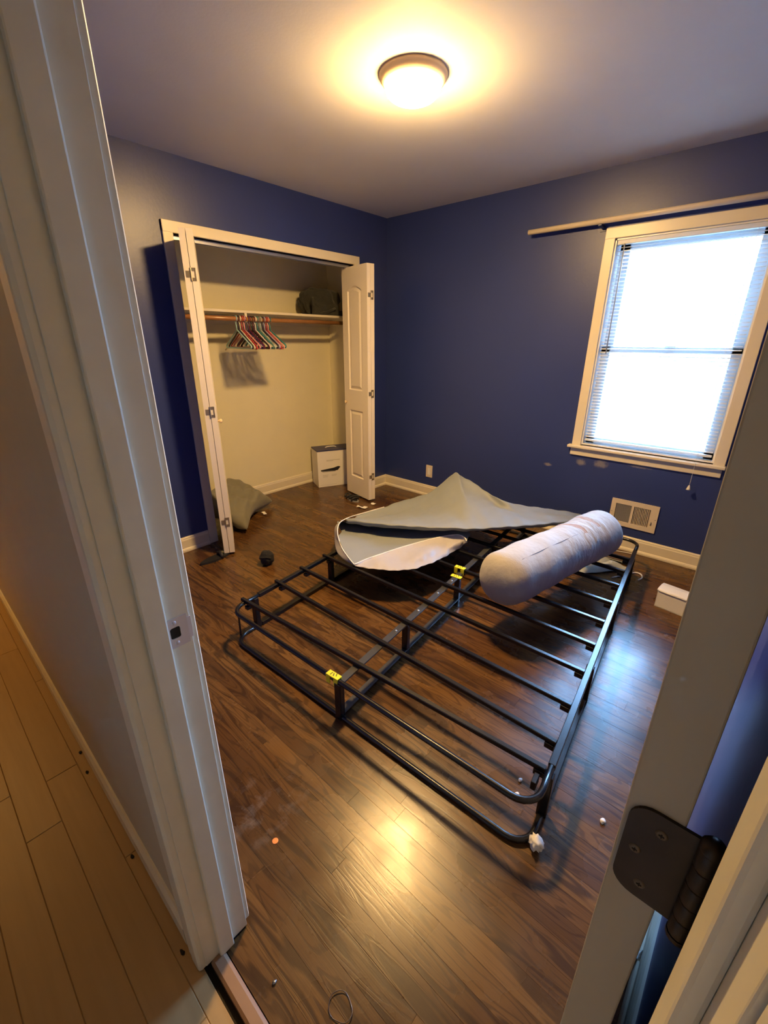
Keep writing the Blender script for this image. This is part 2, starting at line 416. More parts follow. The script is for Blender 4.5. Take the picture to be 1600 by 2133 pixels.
# ------------------------------------------------------------------ floors (planks are parts)
def plank(parent, x0, x1, y0, y1, zt, m, th=.012, bev=.0003):
    g = .0001
    o = MB().box(-(x1-x0)/2+g, (x1-x0)/2-g, -(y1-y0)/2+g, (y1-y0)/2-g, -th, 0).build('plank', m, parent)
    # eased top edges
    me = o.data; bm = bmesh.new(); bm.from_mesh(me)
    es = [e for e in bm.edges if all(v.co.z > -1e-6 for v in e.verts)]
    bmesh.ops.bevel(bm, geom=es, offset=bev, segments=1, affect='EDGES'); bm.to_mesh(me); bm.free()
    o.location = ((x0+x1)/2, (y0+y1)/2, zt)
    return o
fl = MB(); fl.box(-3.178, .15, YR, CB, -.06, -.0125)
floor = struct(fl.build('floor', M['dark']), 'dark stained oak strip floor of the bedroom', 'floor')
W = .0583; rnd = random.Random(11)
for i in range(-5, 50):
    x0 = -2.88+W*i; x1 = min(x0+W, 0.0)
    if x0 < -3.12: ys, ye = YJ, YL
    else:
        ys = YR; ye = CB if (x0 > CX0-.06 and x1 < CX1+.06) else 0.0
    y = ys-rnd.uniform(0, 1.0)
    if i == 3: y = -2.237-1.35
    if i == 6: y = -2.237-1.1
    while y < ye:
        L = rnd.uniform(.55, 1.9); a, c = max(y, ys), min(y+L, ye)
        if i in (3,) and y < -3: c = -2.237; L = c-y
        if ye-c < .12: c = ye
        if c-a > .02: plank(floor, x0, x1, a, c, 0.0, M['oak'])
        y = c if c == ye else y+L
        if c == ye: break
hf = MB(); hf.box(HX, -3.178, HY0, HY1, -.06, -.0125)
floor_hall = struct(hf.build('floor_hall', M['dark']), 'honey coloured laminate plank floor of the hallway', 'floor')
edges = [-3.225, -3.262]+[-3.262-.0935*k for k in range(1, 12)]
rnd = random.Random(5)
for k, (x1, x0) in enumerate(zip(edges, edges[1:])):
    if x1 < HX: break
    x0 = max(x0, HX)
    y = HY0-rnd.uniform(0, .9)
    if k == 1: y = -1.403-.954*4
    while y < HY1:
        L = .954 if k == 1 else rnd.uniform(.85, 1.15)
        a, c = max(y, HY0), min(y+L, HY1)
        if c-a > .02: plank(floor_hall, x0, x1, a, c, 0.0, M['maple'], bev=.0016)
        y += L
th = MB(); th.prism([(-3.209, -.012), (-3.174, -.012), (-3.174, .003), (-3.182, .009), (-3.203, .009), (-3.209, .004)], YJ, YL-.001, 'y')
struct(th.build('trim_threshold', M['threshold']), 'brown wooden threshold strip between hall and bedroom floor', 'threshold')

# ------------------------------------------------------------------ baseboards and trims
BBH = .108
def bbp(s=1):   # profile (distance from wall, z)
    return [(0, 0), (.024, 0), (.024, .012), (.019, .022), (.0145, .026), (.0145, .086), (.011, .094), (.011, .100), (.006, BBH), (0, BBH)]
def bb_x(name, y, sgn, x0, x1, label):      # runs along x, on wall plane y
    return struct(MB().prism([(y+sgn*d, z) for d, z in bbp()], x0, x1, 'x').build(name, M['trim']), label, 'baseboard')
def bb_y(name, x, sgn, y0, y1, label):
    return struct(MB().prism([(x+sgn*d, z) for d, z in bbp()], y0, y1, 'y').build(name, M['trim']), label, 'baseboard')
bb_x('baseboard_closet_wall', 0, -1, XD, OX0-.066, 'cream baseboard left of the closet')
bb_x('baseboard_corner', 0, -1, OX1+.066, 0, 'short cream baseboard right of the closet')
bb_y('baseboard_window', 0, -1, YR, 0, 'cream baseboard under the window')
bb_x('baseboard_right', YR, 1, -2.95, 0, 'pale baseboard behind the entry door')
bb_y('baseboard_door', XD, 1, YL+.06, 0, 'cream baseboard on the doorway wall')
bb_x('baseboard_closet_back', CB, -1, CX0, CX1, 'cream baseboard at the back of the closet')
bb_y('baseboard_closet_right', CX1, -1, .108, CB, 'cream baseboard on the right inside the closet')
# hallway baseboard, chipped and standing off the floor
hb = MB(); hb.prism([(XH, .010), (XH-.014, .010), (XH-.014, .074), (XH-.006, .084), (XH, .084)], YL+.075, HY1, 'y')
struct(hb.build('baseboard_hall', M['jamb']), 'scuffed beige baseboard of the hallway', 'baseboard')

# entry door frame: jambs, stops, casings
b = MB(); b.box(XH, XD, YL, YL+.018, .006, DOOR_H+.018, .0012)
struct(b.build('trim_1', M['jamb']), 'painted left door jamb with the strike plate', 'door jamb')
b = MB(); b.box(-3.187, -3.150, YL-.011, YL+.0005, .004, DOOR_H, .003)
struct(b.build('trim_2', M['jamb']), 'raised door stop strip on the left jamb', 'door stop')
b = MB(); b.prism([(XH, YL+.003), (XH-.010, YL+.003), (XH-.016, YL+.006), (XH-.017, YL+.012), (XH-.017, YL+.040), (XH-.012, YL+.046), (XH-.015, YL+.051), (XH-.015, YL+.060), (XH-.009, YL+.066), (XH, YL+.066)], 0.004, DOOR_H+.07, 'z')
struct(b.build('trim_3', M['jamb']), 'beige casing left of the doorway on the hall side', 'door casing')
b = MB(); b.prism([(XD, YL+.005), (XD+.010, YL+.005), (XD+.014, YL+.012), (XD+.014, YL+.055), (XD+.008, YL+.062), (XD, YL+.062)], .022, DOOR_H+.07, 'z')
struct(b.build('trim_4', M['jamb']), 'casing of the doorway on the room side', 'door casing')
b = MB(); b.box(XH, XD, YJ-.018, YJ, .006, DOOR_H+.018, .0012)
struct(b.build('trim_5', M['jamb']), 'right door jamb lit warm by the hall', 'door jamb')
b = MB(); b.box(-3.187, -3.147, YJ-.0005, YJ+.011, .004, DOOR_H, .003)
struct(b.build('trim_6', M['jamb']), 'raised door stop strip on the right jamb', 'door stop')
b = MB(); b.box(XH, XD, YJ-.018, YL+.018, DOOR_H, DOOR_H+.018)
struct(b.build('trim_7', M['jamb']), 'head jamb over the doorway', 'door jamb')
b = MB(); b.box(XH-.017, XH, YJ-.066, YJ-.003, .004, DOOR_H+.07, .003); b.box(XH-.017, XH, YJ-.066, YL+.066, DOOR_H+.003, DOOR_H+.068, .003)
struct(b.build('trim_8', M['jamb']), 'casing right of and over the doorway on the hall side', 'door casing')

# strike plate on the left jamb
sp = thing('strike_plate', 'satin metal strike plate screwed to the left door jamb', 'strike plate', (-3.133, YL, .944))
b = MB()
def rr(u0, u1, v0, v1, r, n=4, skip=()):
    out = []
    for ci, (cx, cy, a0) in enumerate(((u1-r, v1-r, 0), (u0+r, v1-r, 90), (u0+r, v0+r, 180), (u1-r, v0+r, 270))):
        if ci in skip: out.append((u1 if ci in (0, 3) else u0, v1 if ci in (0, 1) else v0)); continue
        for k in range(n+1):
            a = math.radians(a0+90*k/n); out.append((cx+r*math.cos(a), cy+r*math.sin(a)))
    return out
def ring_plate(mb, outer, inner, y0, y1):
    """flat plate in the xz plane with a hole"""
    for yy in (y0, y1):
        es = []
        for loop in (outer, inner):
            vs = [mb.bm.verts.new((u, yy, v)) for u, v in loop]
            es += [mb.bm.edges.new((vs[i], vs[(i+1) % len(vs)])) for i in range(len(vs))]
        bmesh.ops.triangle_fill(mb.bm, use_beauty=True, edges=es)
    for loop in (outer, inner):
        a = [mb.bm.verts.new((u, y0, v)) for u, v in loop]; c = [mb.bm.verts.new((u, y1, v)) for u, v in loop]
        for i in range(len(loop)): mb.bm.faces.new((a[i], a[(i+1) % len(loop)], c[(i+1) % len(loop)], c[i]))
ring_plate(b, rr(-.019, .019, -.030, .030, .006, skip=(0, 3)), rr(-.013, .005, -.011, .012, .004), -.0018, 0)
b.build('plate', M['nickel'], sp)
MB().prism([(.019, -.0018), (.026, -.0014), (.026, .0002), (.019, 0)], -.022, .022, 'z').build('lip', M['nickel'], sp)
MB().box(-.0125, .0045, -.0006, .0004, -.0105, .0115).build('latch_hole', M['dark'], sp)
for zz in (-.021, .021):
    o = MB().lathe([(0, .0012), (.0035, .0008), (.0042, 0)], 12).build('screw', M['nickel'], sp, True); o.rotation_euler = (PI/2, 0, 0); o.location = (-.004, -.0018, zz)

# ------------------------------------------------------------------ entry door, open, with bronze hinge
d1 = thing('door_1', 'open beige entry door seen on its hinge edge', 'door', (-3.088, -3.014, 0), kind='structure')
MB().box(0, .755, 0, .036, .012, 2.03, .0015).build('slab', M['entry_door'], d1)
hg = MB()
def leafpoly():
    r = .016; y1, y0, z0, z1 = .0325, -.010, 1.0365, 1.1265
    pts = [(y0, z0)]
    pts += [(y1-r+r*math.cos(math.radians(a)), z0+r+r*math.sin(math.radians(a))) for a in range(-90, 1, 15)] if False else []
    for a in range(-90, 1, 15): pts.append((y1-r+r*math.cos(math.radians(a)), z0+r+r*math.sin(math.radians(a))))
    for a in range(0, 91, 15): pts.append((y1-r+r*math.cos(math.radians(a)), z1-r+r*math.sin(math.radians(a))))
    pts.append((y0, z1)); return pts
hg.prism(leafpoly(), -.0026, 0.0002, 'x')
hinge = hg.build('hinge', M['bronze'], d1)
kb = MB()
for k in range(5):
    z0 = 1.0365+.018*k
    kb.lathe([(0, z0+.0004), (.0072, z0+.0004), (.0075, z0+.0012), (.0075, z0+.0168), (.0072, z0+.0176), (0, z0+.0176)], 14, (-.006, -.0155, 0))
kb.build('barrel', M['bronze'], hinge, True)
MB().lathe([(0, 1.0275), (.005, 1.0285), (.0078, 1.0325), (.0078, 1.0365)], 14, (-.006, -.0155, 0)).lathe([(.0078, 1.1265), (.0078, 1.1305), (.005, 1.1345), (0, 1.1355)], 14, (-.006, -.0155, 0)).build('pin', M['bronze'], hinge, True)
for yy, zz in ((.011, 1.110), (.023, 1.083), (.014, 1.052)):
    s_ = MB().lathe([(0, .0008), (.0024, .0010), (.0038, .0004), (.0040, 0)], 14)
    o = s_.build('screw', M['bronze_worn'], hinge, True); o.rotation_euler = (0, -PI/2, 0); o.location = (-.0026, yy, zz)
    c_ = MB(); c_.box(-.0002, .0004, -.0018, .0018, -.0004, .0004); c_.box(-.0002, .0004, -.0004, .0004, -.0018, .0018); c_.build('cross_slot', M['dark'], hinge, loc=(-.0038, yy, zz))

# ------------------------------------------------------------------ closet trim, track, doors
b = MB(); b.box(OX0-.063, OX0, -.017, 0, 0, OZ+.063, .003); 
struct(b.build('trim_9', M['trim']), 'cream casing on the left of the closet opening', 'casing')
b = MB(); b.box(OX1, OX1+.063, -.017, 0, 0, OZ+.063, .003)
struct(b.build('trim_10', M['trim']), 'cream casing on the right of the closet opening', 'casing')
b = MB(); b.box(OX0-.063, OX1+.063, -.0185, 0, OZ, OZ+.063, .003)
struct(b.build('trim_11', M['trim']), 'cream casing over the closet opening', 'casing')
b = MB(); b.box(OX0-.019, OX0, -.002, .108, 0, OZ); b.box(OX1, OX1+.019, -.002, .108, 0, OZ); b.box(OX0-.019, OX1+.019, -.002, .108, OZ, OZ+.019)
struct(b.build('trim_12', M['trim']), 'cream jamb lining of the closet opening', 'jamb')
tr = MB(); tr.box(OX0, OX1, .030, .034, OZ-.026, OZ); tr.box(OX0, OX1, .060, .064, OZ-.026, OZ); tr.box(OX0, OX1, .030, .064, OZ-.003, OZ)
struct(tr.build('trim_13', mat('aluminium_track', (.62, .63, .64), .3, .9)), 'metal sliding track under the closet head', 'track')

LW, LT, LZ0, LZ1 = .378, .0345, .018, 2.012
def inset(poly, d):
    n = len(poly); out = []
    for i in range(n):
        p0 = Vector(poly[i-1]); p1 = Vector(poly[i]); p2 = Vector(poly[(i+1) % n])
        e1 = (p1-p0).normalized(); e2 = (p2-p1).normalized()
        n1 = Vector((-e1.y, e1.x)); n2 = Vector((-e2.y, e2.x)); k = (n1+n2); k = k/max(k.dot(n1), .3)*1.0
        out.append(tuple(p1+k*d))
    return out
def leaf(parent, face=-1):
    """bifold leaf: u = 0..LW along local -y from the wall end, thickness along local x 0..LT, panels on the x = 0 side"""
    def arch():
        u0, u1, v0, v1 = .085, LW-.085, 1.02, 1.83
        pts = [(u0, v0), (u1, v0), (u1, v1)]
        for k in range(1, 10): 
            a = k/10; pts.append((u1+(u0-u1)*a, v1+.035*math.sin(PI*a)))
        pts.append((u0, v1)); return pts
    P1 = arch(); P2 = [(.085, .20), (LW-.085, .20), (LW-.085, .84), (.085, .84)]
    mb = MB()
    rect = [(0, LZ0), (LW, LZ0), (LW, LZ1), (0, LZ1)]
    es = []
    for loop in (rect, P1, P2):
        vs = [mb.bm.verts.new((0, -u, v)) for u, v in loop]
        es += [mb.bm.edges.new((vs[i], vs[(i+1) % len(vs)])) for i in range(len(vs))]
    bmesh.ops.triangle_fill(mb.bm, use_beauty=True, edges=es)
    bk = [mb.bm.verts.new((LT, -u, v)) for u, v in rect]; fr = [mb.bm.verts.new((0, -u, v)) for u, v in rect]
    mb.bm.faces.new(bk)
    for i in range(4): mb.bm.faces.new((fr[i], fr[(i+1) % 4], bk[(i+1) % 4], bk[i]))
    lf = mb.build('leaf', M['door_white'], parent)
    for P in (P1, P2):
        pm = MB(); loops = [(P, 0), (inset(P, .007), .010), (inset(P, .014), .010), (inset(P, .036), .001)]
        rings = [[pm.bm.verts.new((x, -u, v)) for u, v in lp] for lp, x in loops]
        for a, c in zip(rings, rings[1:]):
            n = len(a)
            for i in range(n): pm.bm.faces.new((a[i], a[(i+1) % n], c[(i+1) % n], c[i]))
        pm.bm.faces.new(rings[-1])
        pm.build('panel', M['door_white'], lf)
    return lf
def door_hinges(parent, xc, y, zs):
    for z in zs:
        h = MB(); h.box(xc-.027, xc-.001, y-.0018, y, z-.017, z+.017)
        h.tube([(xc, y-.003, z-.034), (xc, y-.003, z+.034)], .0036, 8)
        h.box(xc+.001, xc+.026, y-.0018, y, z+.017, z+.034); h.box(xc+.001, xc+.026, y-.0018, y, z-.034, z-.017); h.box(xc+.019, xc+.026, y-.0018, y, z-.034, z+.034)
        h.build('hinge', M['brass_steel'], parent)
def door_knob(parent, x, y, z, sgn):
    k = MB(); k.lathe([(0, .030), (.009, .0285), (.0145, .021), (.013, .014), (.007, .009), (.006, 0), (0, 0)], 18)
    o = k.build('knob', mat('pale_wood_knob', (.70, .55, .36), .35), parent, True); o.rotation_euler = (0, sgn*PI/2, 0); o.location = (x, y, z)
# right pair (opens towards the corner): local frame, panels face the doorway
dr = thing('door_3', 'white folded bifold closet door on the right with arched panels', 'closet door', (-.466, .105, 0), math.radians(-11), kind='structure')
l1 = leaf(dr)
l2 = leaf(dr); l2.rotation_euler = (0, 0, PI); l2.location = (2*LT+.003, -LW, 0)
door_hinges(dr, LT+.0015, -LW, (1.785, 1.002, .243))
door_knob(dr, 0, -.040, .905, -1)
MB().tube([(.017, -.03, LZ1-.002), (.017, -.03, LZ1+.018)], .004, 8).build('guide_pin', M['brass_steel'], dr)
# left pair
dl = thing('door_2', 'white folded bifold closet door on the left seen on its hinge edges', 'closet door', (-1.866, .052, 0), math.radians(-28.5), kind='structure')
l1 = leaf(dl); l2 = leaf(dl); l2.rotation_euler = (0, 0, PI); l2.location = (2*LT+.003, -LW, 0)
door_hinges(dl, LT+.0015, -LW, (1.785, 1.010, .253))
door_knob(dl, 2*LT+.003, -.30, .94, 1)

# ------------------------------------------------------------------ closet interior
shelf = thing('closet_shelf', 'cream closet shelf with wooden hanging rod below it', 'shelf', (0, 0, 0))
MB().box(CX0, CX1, .295, CB, 1.634, 1.653, .002).build('board', M['trim'], shelf)
MB().box(CX0, CX1, CB-.018, CB, 1.565, 1.634).build('cleat', M['trim'], shelf)
MB().tube([(CX0, .30, 1.592), (-1.2, .30, 1.590), (CX1, .30, 1.592)], .0165, 16).build('rod', M['rod_wood'], shelf, True)
bk = MB(); bk.box(-1.327, -1.307, .300, CB, 1.6305, 1.634); bk.box(-1.327, -1.307, .297, .301, 1.572, 1.634); bk.tube([(-1.317, .300, 1.573), (-1.317, .318, 1.568), (-1.317, .324, 1.585)], .004, 6)
bk.tube([(-1.317, .31, 1.572), (-1.317, CB, 1.36)], .006, 6)
bk.build('bracket', M['trim'], shelf)

HC = {'light blue': (.34, .55, .62), 'navy': (.015, .016, .045), 'cream': (.72, .66, .55), 'red': (.45, .03, .05), 'pink': (.75, .30, .30),
      'indigo': (.06, .06, .25), 'purple': (.07, .02, .09), 'maroon': (.10, .012, .02), 'white': (.78, .78, .78), 'teal': (.03, .22, .26),
      'grey': (.22, .24, .25), 'pale green': (.45, .55, .50), 'lavender': (.42, .40, .58), 'black': (.012, .012, .015)}
HM = {k: mat(k.replace(' ', '_')+'_hanger_plastic', v, .3, var=.03) for k, v in HC.items()}
ORD = ['first', 'second', 'third', 'fourth', 'fifth', 'sixth', 'seventh', 'eighth', 'ninth', 'tenth', 'eleventh', 'twelfth', 'thirteenth', 'fourteenth', 'fifteenth', 'sixteenth', 'seventeenth', 'eighteenth', 'nineteenth']
hseq = ['light blue', 'navy', 'cream', 'red', 'pink', 'indigo', 'purple', 'maroon', 'black', 'maroon', 'white', 'teal', 'grey', 'pale green', 'navy', 'lavender', 'red', 'pink', 'teal']
hook = [(0, -.012, -.012), (0, -.018, .006), (0, -.012, .019), (0, 0, .0235), (0, .012, .019), (0, .018, .004), (0, .012, -.016), (0, .003, -.040), (0, 0, -.080)]
body = [(0, 0, -.078), (0, -.02, -.088), (0, -.10, -.135), (0, -.180, -.182), (0, -.196, -.194), (0, -.198, -.204), (0, -.188, -.209), (0, 0, -.209), (0, .188, -.209), (0, .198, -.204), (0, .196, -.194), (0, .180, -.182), (0, .10, -.135), (0, .02, -.088)]
h0 = None; rnd = random.Random(3)
for i, c in enumerate(hseq):
    lab = '%s plastic clothes hanger, %s from the left on the closet rod' % (c, ORD[i])
    if h0 is None:
        h0 = thing('clothes_hanger', lab, 'hanger', group='plastic hangers on the closet rod')
        MB().tube(body, .0055, 8, closed=True).build('body', HM[c], h0, True)
        MB().tube(hook, .0042, 8).build('hook', HM[c], h0, True)
        o = h0
    else:
        o = copy_tree(h0); o['label'] = lab
        for ch in o.children:
            ch.data = ch.data.copy(); ch.data.materials[0] = HM[c]
    x = -1.405+.0168*i+rnd.uniform(-.002, .002)
    if abs(x+1.317) < .013: x = -1.317+(.0145 if x > -1.317 else -.0145)
    o.location = (x, .300, 1.592+.0165-.0195); o.rotation_euler = (rnd.uniform(-.03, .03), 0, rnd.uniform(-.05, .05)-.04)

# dark bag on the shelf
bag = thing('duffel_bag', 'crumpled dark olive bag on the closet shelf behind the right door', 'bag', (-.42, .47, 1.653))
def bagf(n, q):
    k = 1+.10*math.sin(n.x*7+n.z*5)+.08*math.sin(n.y*9-n.z*6+1)+.05*math.sin(n.x*17+n.y*13)
    q = q*k
    if q.z < -.105: q.z = -.105
    if q.z > .10: q.z = .10+(q.z-.10)*.35
    if q.x < -.165: q.x = -.165+(q.x+.165)*.4
    return q
MB().ell((0, 0, .105), (.195, .15, .175), 4, bagf).build('body', M['bag'], bag, True)
MB().tube([(-.16, -.10, .14), (-.185, -.13, .10), (-.17, -.145, .04), (-.12, -.155, .01), (-.03, -.165, .03), (.05, -.165, .06)], .010, 8, sq=True).build('strap', M['bag'], bag, True)
MB().prism([(-.19, 0.0), (.19, 0.0), (.19, .05), (.02, .035), (-.10, .055), (-.185, .075)], -.158, -.12, 'y').build('base_flap', M['bag'], bag)

# white product box in the closet corner
BX = thing('product_box', 'white cardboard box with blue lid standing in the closet corner', 'box', (-.58, .42, 0), math.atan2(-.116, .263))
BWd, BD, BH = .42, .215, .392
MB().box(0, BWd, 0, BD, .0005, BH, .002).build('carton', M['box_white'], BX)
MB().box(-.001, BWd+.001, -.001, BD+.001, BH-.012, BH+.0008).build('lid', M['box_blue'], BX)
hd = MB(); hd.tube([(.12, BD*.5, BH+.001), (.14, BD*.5, BH+.010), (.18, BD*.5, BH+.012), (.22, BD*.5, BH+.010), (.24, BD*.5, BH+.001)], .006, 6); hd.build('handle', M['box_white'], BX, True)
pd = MB(); pd.prism([(.032, .186), (.032, .175), (.19, .168), (.215, .170), (.245, .205), (.222, .213), (.17, .200)], -.0012, .0005, 'y'); pd.build('product_picture', M['print_black'], BX)
MB().prism([(.032, .175), (.19, .1685), (.190, .160), (.05, .163)], -.0010, .0005, 'y').build('picture_edge', M['print_mid'], BX)
tx = MB()
for (u0, u1, v0, v1) in ((.095, .24, .281, .287), (.095, .17, .273, .277), (.05, .115, .128, .131), (.05, .105, .120, .123), (.05, .11, .112, .115), (.05, .10, .104, .107), (.145, .205, .128, .131), (.145, .20, .120, .123), (.145, .195, .112, .115), (.02, .20, .022, .024)):
    tx.box(u0, u1, -.0008, .0005, v0, v1)
tag(tx.build('printed_lines', M['print_grey'], BX), kind='stuff')

# pillow slumped in the closet
def pillow_obj():
    mb = MB(); n = 40; L, Wd, T = .66, .46, .10
    for s_ in (1, -1):
        vs = []
        for j in range(n+1):
            row = []
            for i in range(n+1):
                u, v = i/n*2-1, j/n*2-1
                edge = max(0, (1-u**4)*(1-v**4))
                x = u*L/2*(1-.10*(1-v*v)*0-.09*(abs(u))*(1-v*v)); y = v*Wd/2*(1-(.26 if v < 0 else .10)*abs(v)*(1-u*u)**1.5)
                z = s_*T*edge**.55
                z += s_*edge*(.012*math.sin(9*u+4*v)+.008*math.sin(14*v-6*u))
                row.append(mb.bm.verts.new((x, y, z)))
            vs.append(row)
        for j in range(n):
            for i in range(n): mb.bm.faces.new((vs[j][i], vs[j][i+1], vs[j+1][i+1], vs[j+1][i]))
    bmesh.ops.remove_doubles(mb.bm, verts=mb.bm.verts, dist=.0004)
    return mb
pw = pillow_obj().build('pillow', M['pillow'], None, True)
tag(pw, 'olive grey pillow slumped on the closet floor beside the left door', 'pillow')
pw.rotation_euler = (math.radians(27), 0, math.radians(37.5)); pw.location = (-1.60, .285, .148)

# ------------------------------------------------------------------ window, curtain rod, blind
win = thing('window_1', 'white double-hung window glowing with daylight on the blue wall', 'window', kind='structure')
cs = MB(); cs.box(-.017, 0, WY0, WY0+.062, WZ0-.008, WZ1+.062, .003); cs.box(-.017, 0, WY1-.062, WY1, WZ0-.008, WZ1+.062, .003); cs.box(-.0185, 0, WY1-.062, WY0+.062, WZ1, WZ1+.062, .003)
cs.build('casing', M['trim'], win)
MB().box(-.045, .03, WY1-.070, WY0+.086, WZ0-.026, WZ0-.007, .004).build('stool', M['trim'], win)
MB().box(-.016, 0, WY1-.055, WY0+.066, WZ0-.083, WZ0-.026, .003).build('apron', M['trim'], win)
lin = MB(); lin.box(-.004, .15, WY0-.010, WY0, WZ0, WZ1); lin.box(-.004, .15, WY1, WY1+.010, WZ0, WZ1); lin.box(-.004, .15, WY1, WY0, WZ1-.010, WZ1); lin.box(.0, .15, WY1, WY0, WZ0-.007, WZ0+.008)
lin.build('jamb_liner', M['win_white'], win)
def sash(name, x0, x1, z0, z1, sw, rt_, rb):
    y0, y1 = WY1+.012, WY0-.012
    s_ = MB(); s_.box(x0, x1, y0, y0+sw, z0, z1, .003); s_.box(x0, x1, y1-sw, y1, z0, z1, .003)
    s_.box(x0, x1, y0, y1, z1-rt_, z1, .003); s_.box(x0, x1, y0, y1, z0, z0+rb, .003)
    o = s_.build(name, M['win_white'], win)
    MB().box((x0+x1)/2-.002, (x0+x1)/2+.002, y0+sw-.006, y1-sw+.006, z0+rb-.006, z1-rt_+.006).build('pane', M['glass'], o)
sash('upper_sash', .085, .110, 1.372, WZ1-.010, .062, .050, .036)
sash('lower_sash', .052, .080, WZ0+.008, 1.404, .056, .034, .046)
MB().box(.044, .056, -2.40, -2.34, 1.404, 1.416, .003).build('sash_lock', M['win_white'], win)

bl = thing('window_blind', 'white mini blind with open slats hanging in the window', 'blind')
MB().box(.000, .030, WY1+.014, WY0-.014, WZ1-.036, WZ1-.011, .002).build('head_rail', M['slat'], bl)
yb0, yb1 = WY1+.018, WY0-.018
sl0 = None; ns = 57
for k in range(ns):
    z = .790+(WZ1-.052-.790)*k/(ns-1)
    if sl0 is None:
        mb = MB(); pr = []
        for j in range(5):
            a = (j/4-.5)*2; pr.append((.0125*a, .0016*(1-a*a)))
        poly = pr+[(x, y-.0007) for x, y in reversed(pr)]
        mb.prism(poly, yb0, yb1, 'y')
        sl0 = mb.build('slat', M['slat'], bl); o = sl0
    else:
        o = sl0.copy(); COL.objects.link(o); o.parent = bl
    o.location = (.015, 0, z); o.rotation_euler = (0, random.uniform(-.02, .02)-.26, 0)
MB().box(.003, .027, yb0, yb1, .757, .772, .004).build('bottom_rail', M['slat'], bl)
for yy in (-2.06, -2.35, -2.64):
    MB().tube([(.0015, yy, .772), (.0015, yy, WZ1-.036)], .0006, 5).build('ladder_cord', M['slat'], bl)
MB().tube([(-.010, -2.005, WZ1-.035), (-.022, -2.010, 1.9), (-.024, -2.012, 1.36)], .0038, 8).build('tilt_wand', mat('clear_grey_wand', (.36, .38, .40), .2), bl, True)
MB().tube([(-.004, -2.665, WZ1-.036), (-.030, -2.668, 1.3), (-.049, -2.67, .745), (-.049, -2.67, .575)], .0011, 5).build('pull_cord', M['white_plastic'], bl)
MB().lathe([(.003, .030), (.006, .024), (.011, .006), (.014, 0), (0, 0)], 12).build('tassel', M['white_plastic'], bl, True, loc=(-.049, -2.67, .545))

cr = thing('curtain_rod', 'cream curtain rod above the window on blue painted brackets', 'curtain rod')
MB().tube([(-.062, -1.378, 2.143), (-.062, YR+.01, 2.143)], .0165, 16).build('rod', mat('cream_rod', (.66, .58, .48), .35), cr, True)
for yy in (-1.858, -2.86):
    q = MB(); q.box(-.004, 0, yy-.018, yy+.018, 2.095, 2.155, .001); q.box(-.062, -.002, yy-.011, yy+.011, 2.112, 2.127, .002); q.box(-.078, -.046, yy-.011, yy+.011, 2.116, 2.126, .002)
    q.build('bracket', mat('blue_bracket', (.02, .04, .16), .4), cr)

# ------------------------------------------------------------------ wall plate and floor register
wp = thing('wall_plate', 'small cream wall plate low on the blue wall near the corner', 'wall plate', (0, -.573, .251))
MB().box(-.006, 0, -.037, .037, -.060, .060, .0025).build('plate', M['vent'], wp)
MB().box(-.008, -.005, -.016, .016, -.033, .033, .001).build('insert', M['white_plastic'], wp)
for zz in (-.046, .046):
    o = MB().lathe([(0, .0014), (.003, .001), (.0035, 0)], 10).build('screw', M['white_plastic'], wp, True); o.rotation_euler = (0, -PI/2, 0); o.location = (-.006, 0, zz)
vt = thing('wall_register', 'almond metal air register in the blue wall above the baseboard', 'air vent', (0, -2.385, .277))
# frame with two openings (local y: + is towards the corner)
fr_ = MB(); hy, hz = .153, .0985
for (a, c, e, f) in ((-hy, hy, .066, hz), (-hy, hy, -hz, -.066), (.122, hy, -.066, .066), (-hy, -.104, -.066, .066), (.002, .018, -.066, .066)):
    fr_.box(-.010, 0, a, c, e, f)
fr_.build('frame', M['vent'], vt)
MB().box(-.0012, 0, -.104, .122, -.066, .066).build('back', M['vent_dark'], vt)
lv = None
for k in range(10):
    y = -.009-.0097*k
    if lv is None: lv = MB().box(-.009, -.001, -.0017, .0017, -.065, .065).build('louver', M['vent'], vt); o = lv
    else: o = lv.copy(); COL.objects.link(o); o.parent = vt
    o.location = (0, y, 0); o.rotation_euler = (0, 0, -.5)
lv = None
for k in range(16):
    y = .025+.0062*k
    if lv is None: lv = MB().box(-.007, -.001, -.0021, .0021, -.065, .065).build('louver', M['vent_grey'], vt); o = lv
    else: o = lv.copy(); COL.objects.link(o); o.parent = vt
    o.location = (0, y, 0); o.rotation_euler = (0, 0, .6)
lever = MB(); lever.box(-.016, -.009, -.122, -.112, -.035, -.030); lever.box(-.019, -.014, -.120, -.114, -.036, -.016); lever.build('lever', M['vent'], vt)
for yy in (-.142, .142):
    o = MB().lathe([(0, .0014), (.003, .001), (.004, 0)], 10).build('screw', M['vent_grey'], vt, True); o.rotation_euler = (0, -PI/2, 0); o.location = (-.010, yy, 0)

# ------------------------------------------------------------------ ceiling light
LX, LY = -1.591, -1.55
lamp = thing('ceiling_light', 'lit round flush ceiling light with bronze tinted rim', 'ceiling light', (LX, LY, H))
MB().lathe([(0, -.0005), (.139, -.0005), (.139, -.008), (.136, -.014), (.129, -.024), (.120, -.032), (.116, -.034), (.112, -.032), (.108, -.024), (0, -.022)], 64).build('pan', M['lamp_rim'], lamp, True)
dm = MB(); pr = [(.104, -.024), (.107, -.031), (.1115, -.038)]
for k in range(0, 13):
    a = k/12*PI/2; pr.append((.1135*math.cos(a), -.045-.047*math.sin(a)))
pr[-1] = (0, pr[-1][1])
dome = dm.lathe(pr, 64).build('glass_dome', M['lamp_glass'], lamp, True)
dome.data.materials.append(M['lamp_flank'])
for p in dome.data.polygons:
    if abs(p.normal.z) < .62: p.material_index = 1

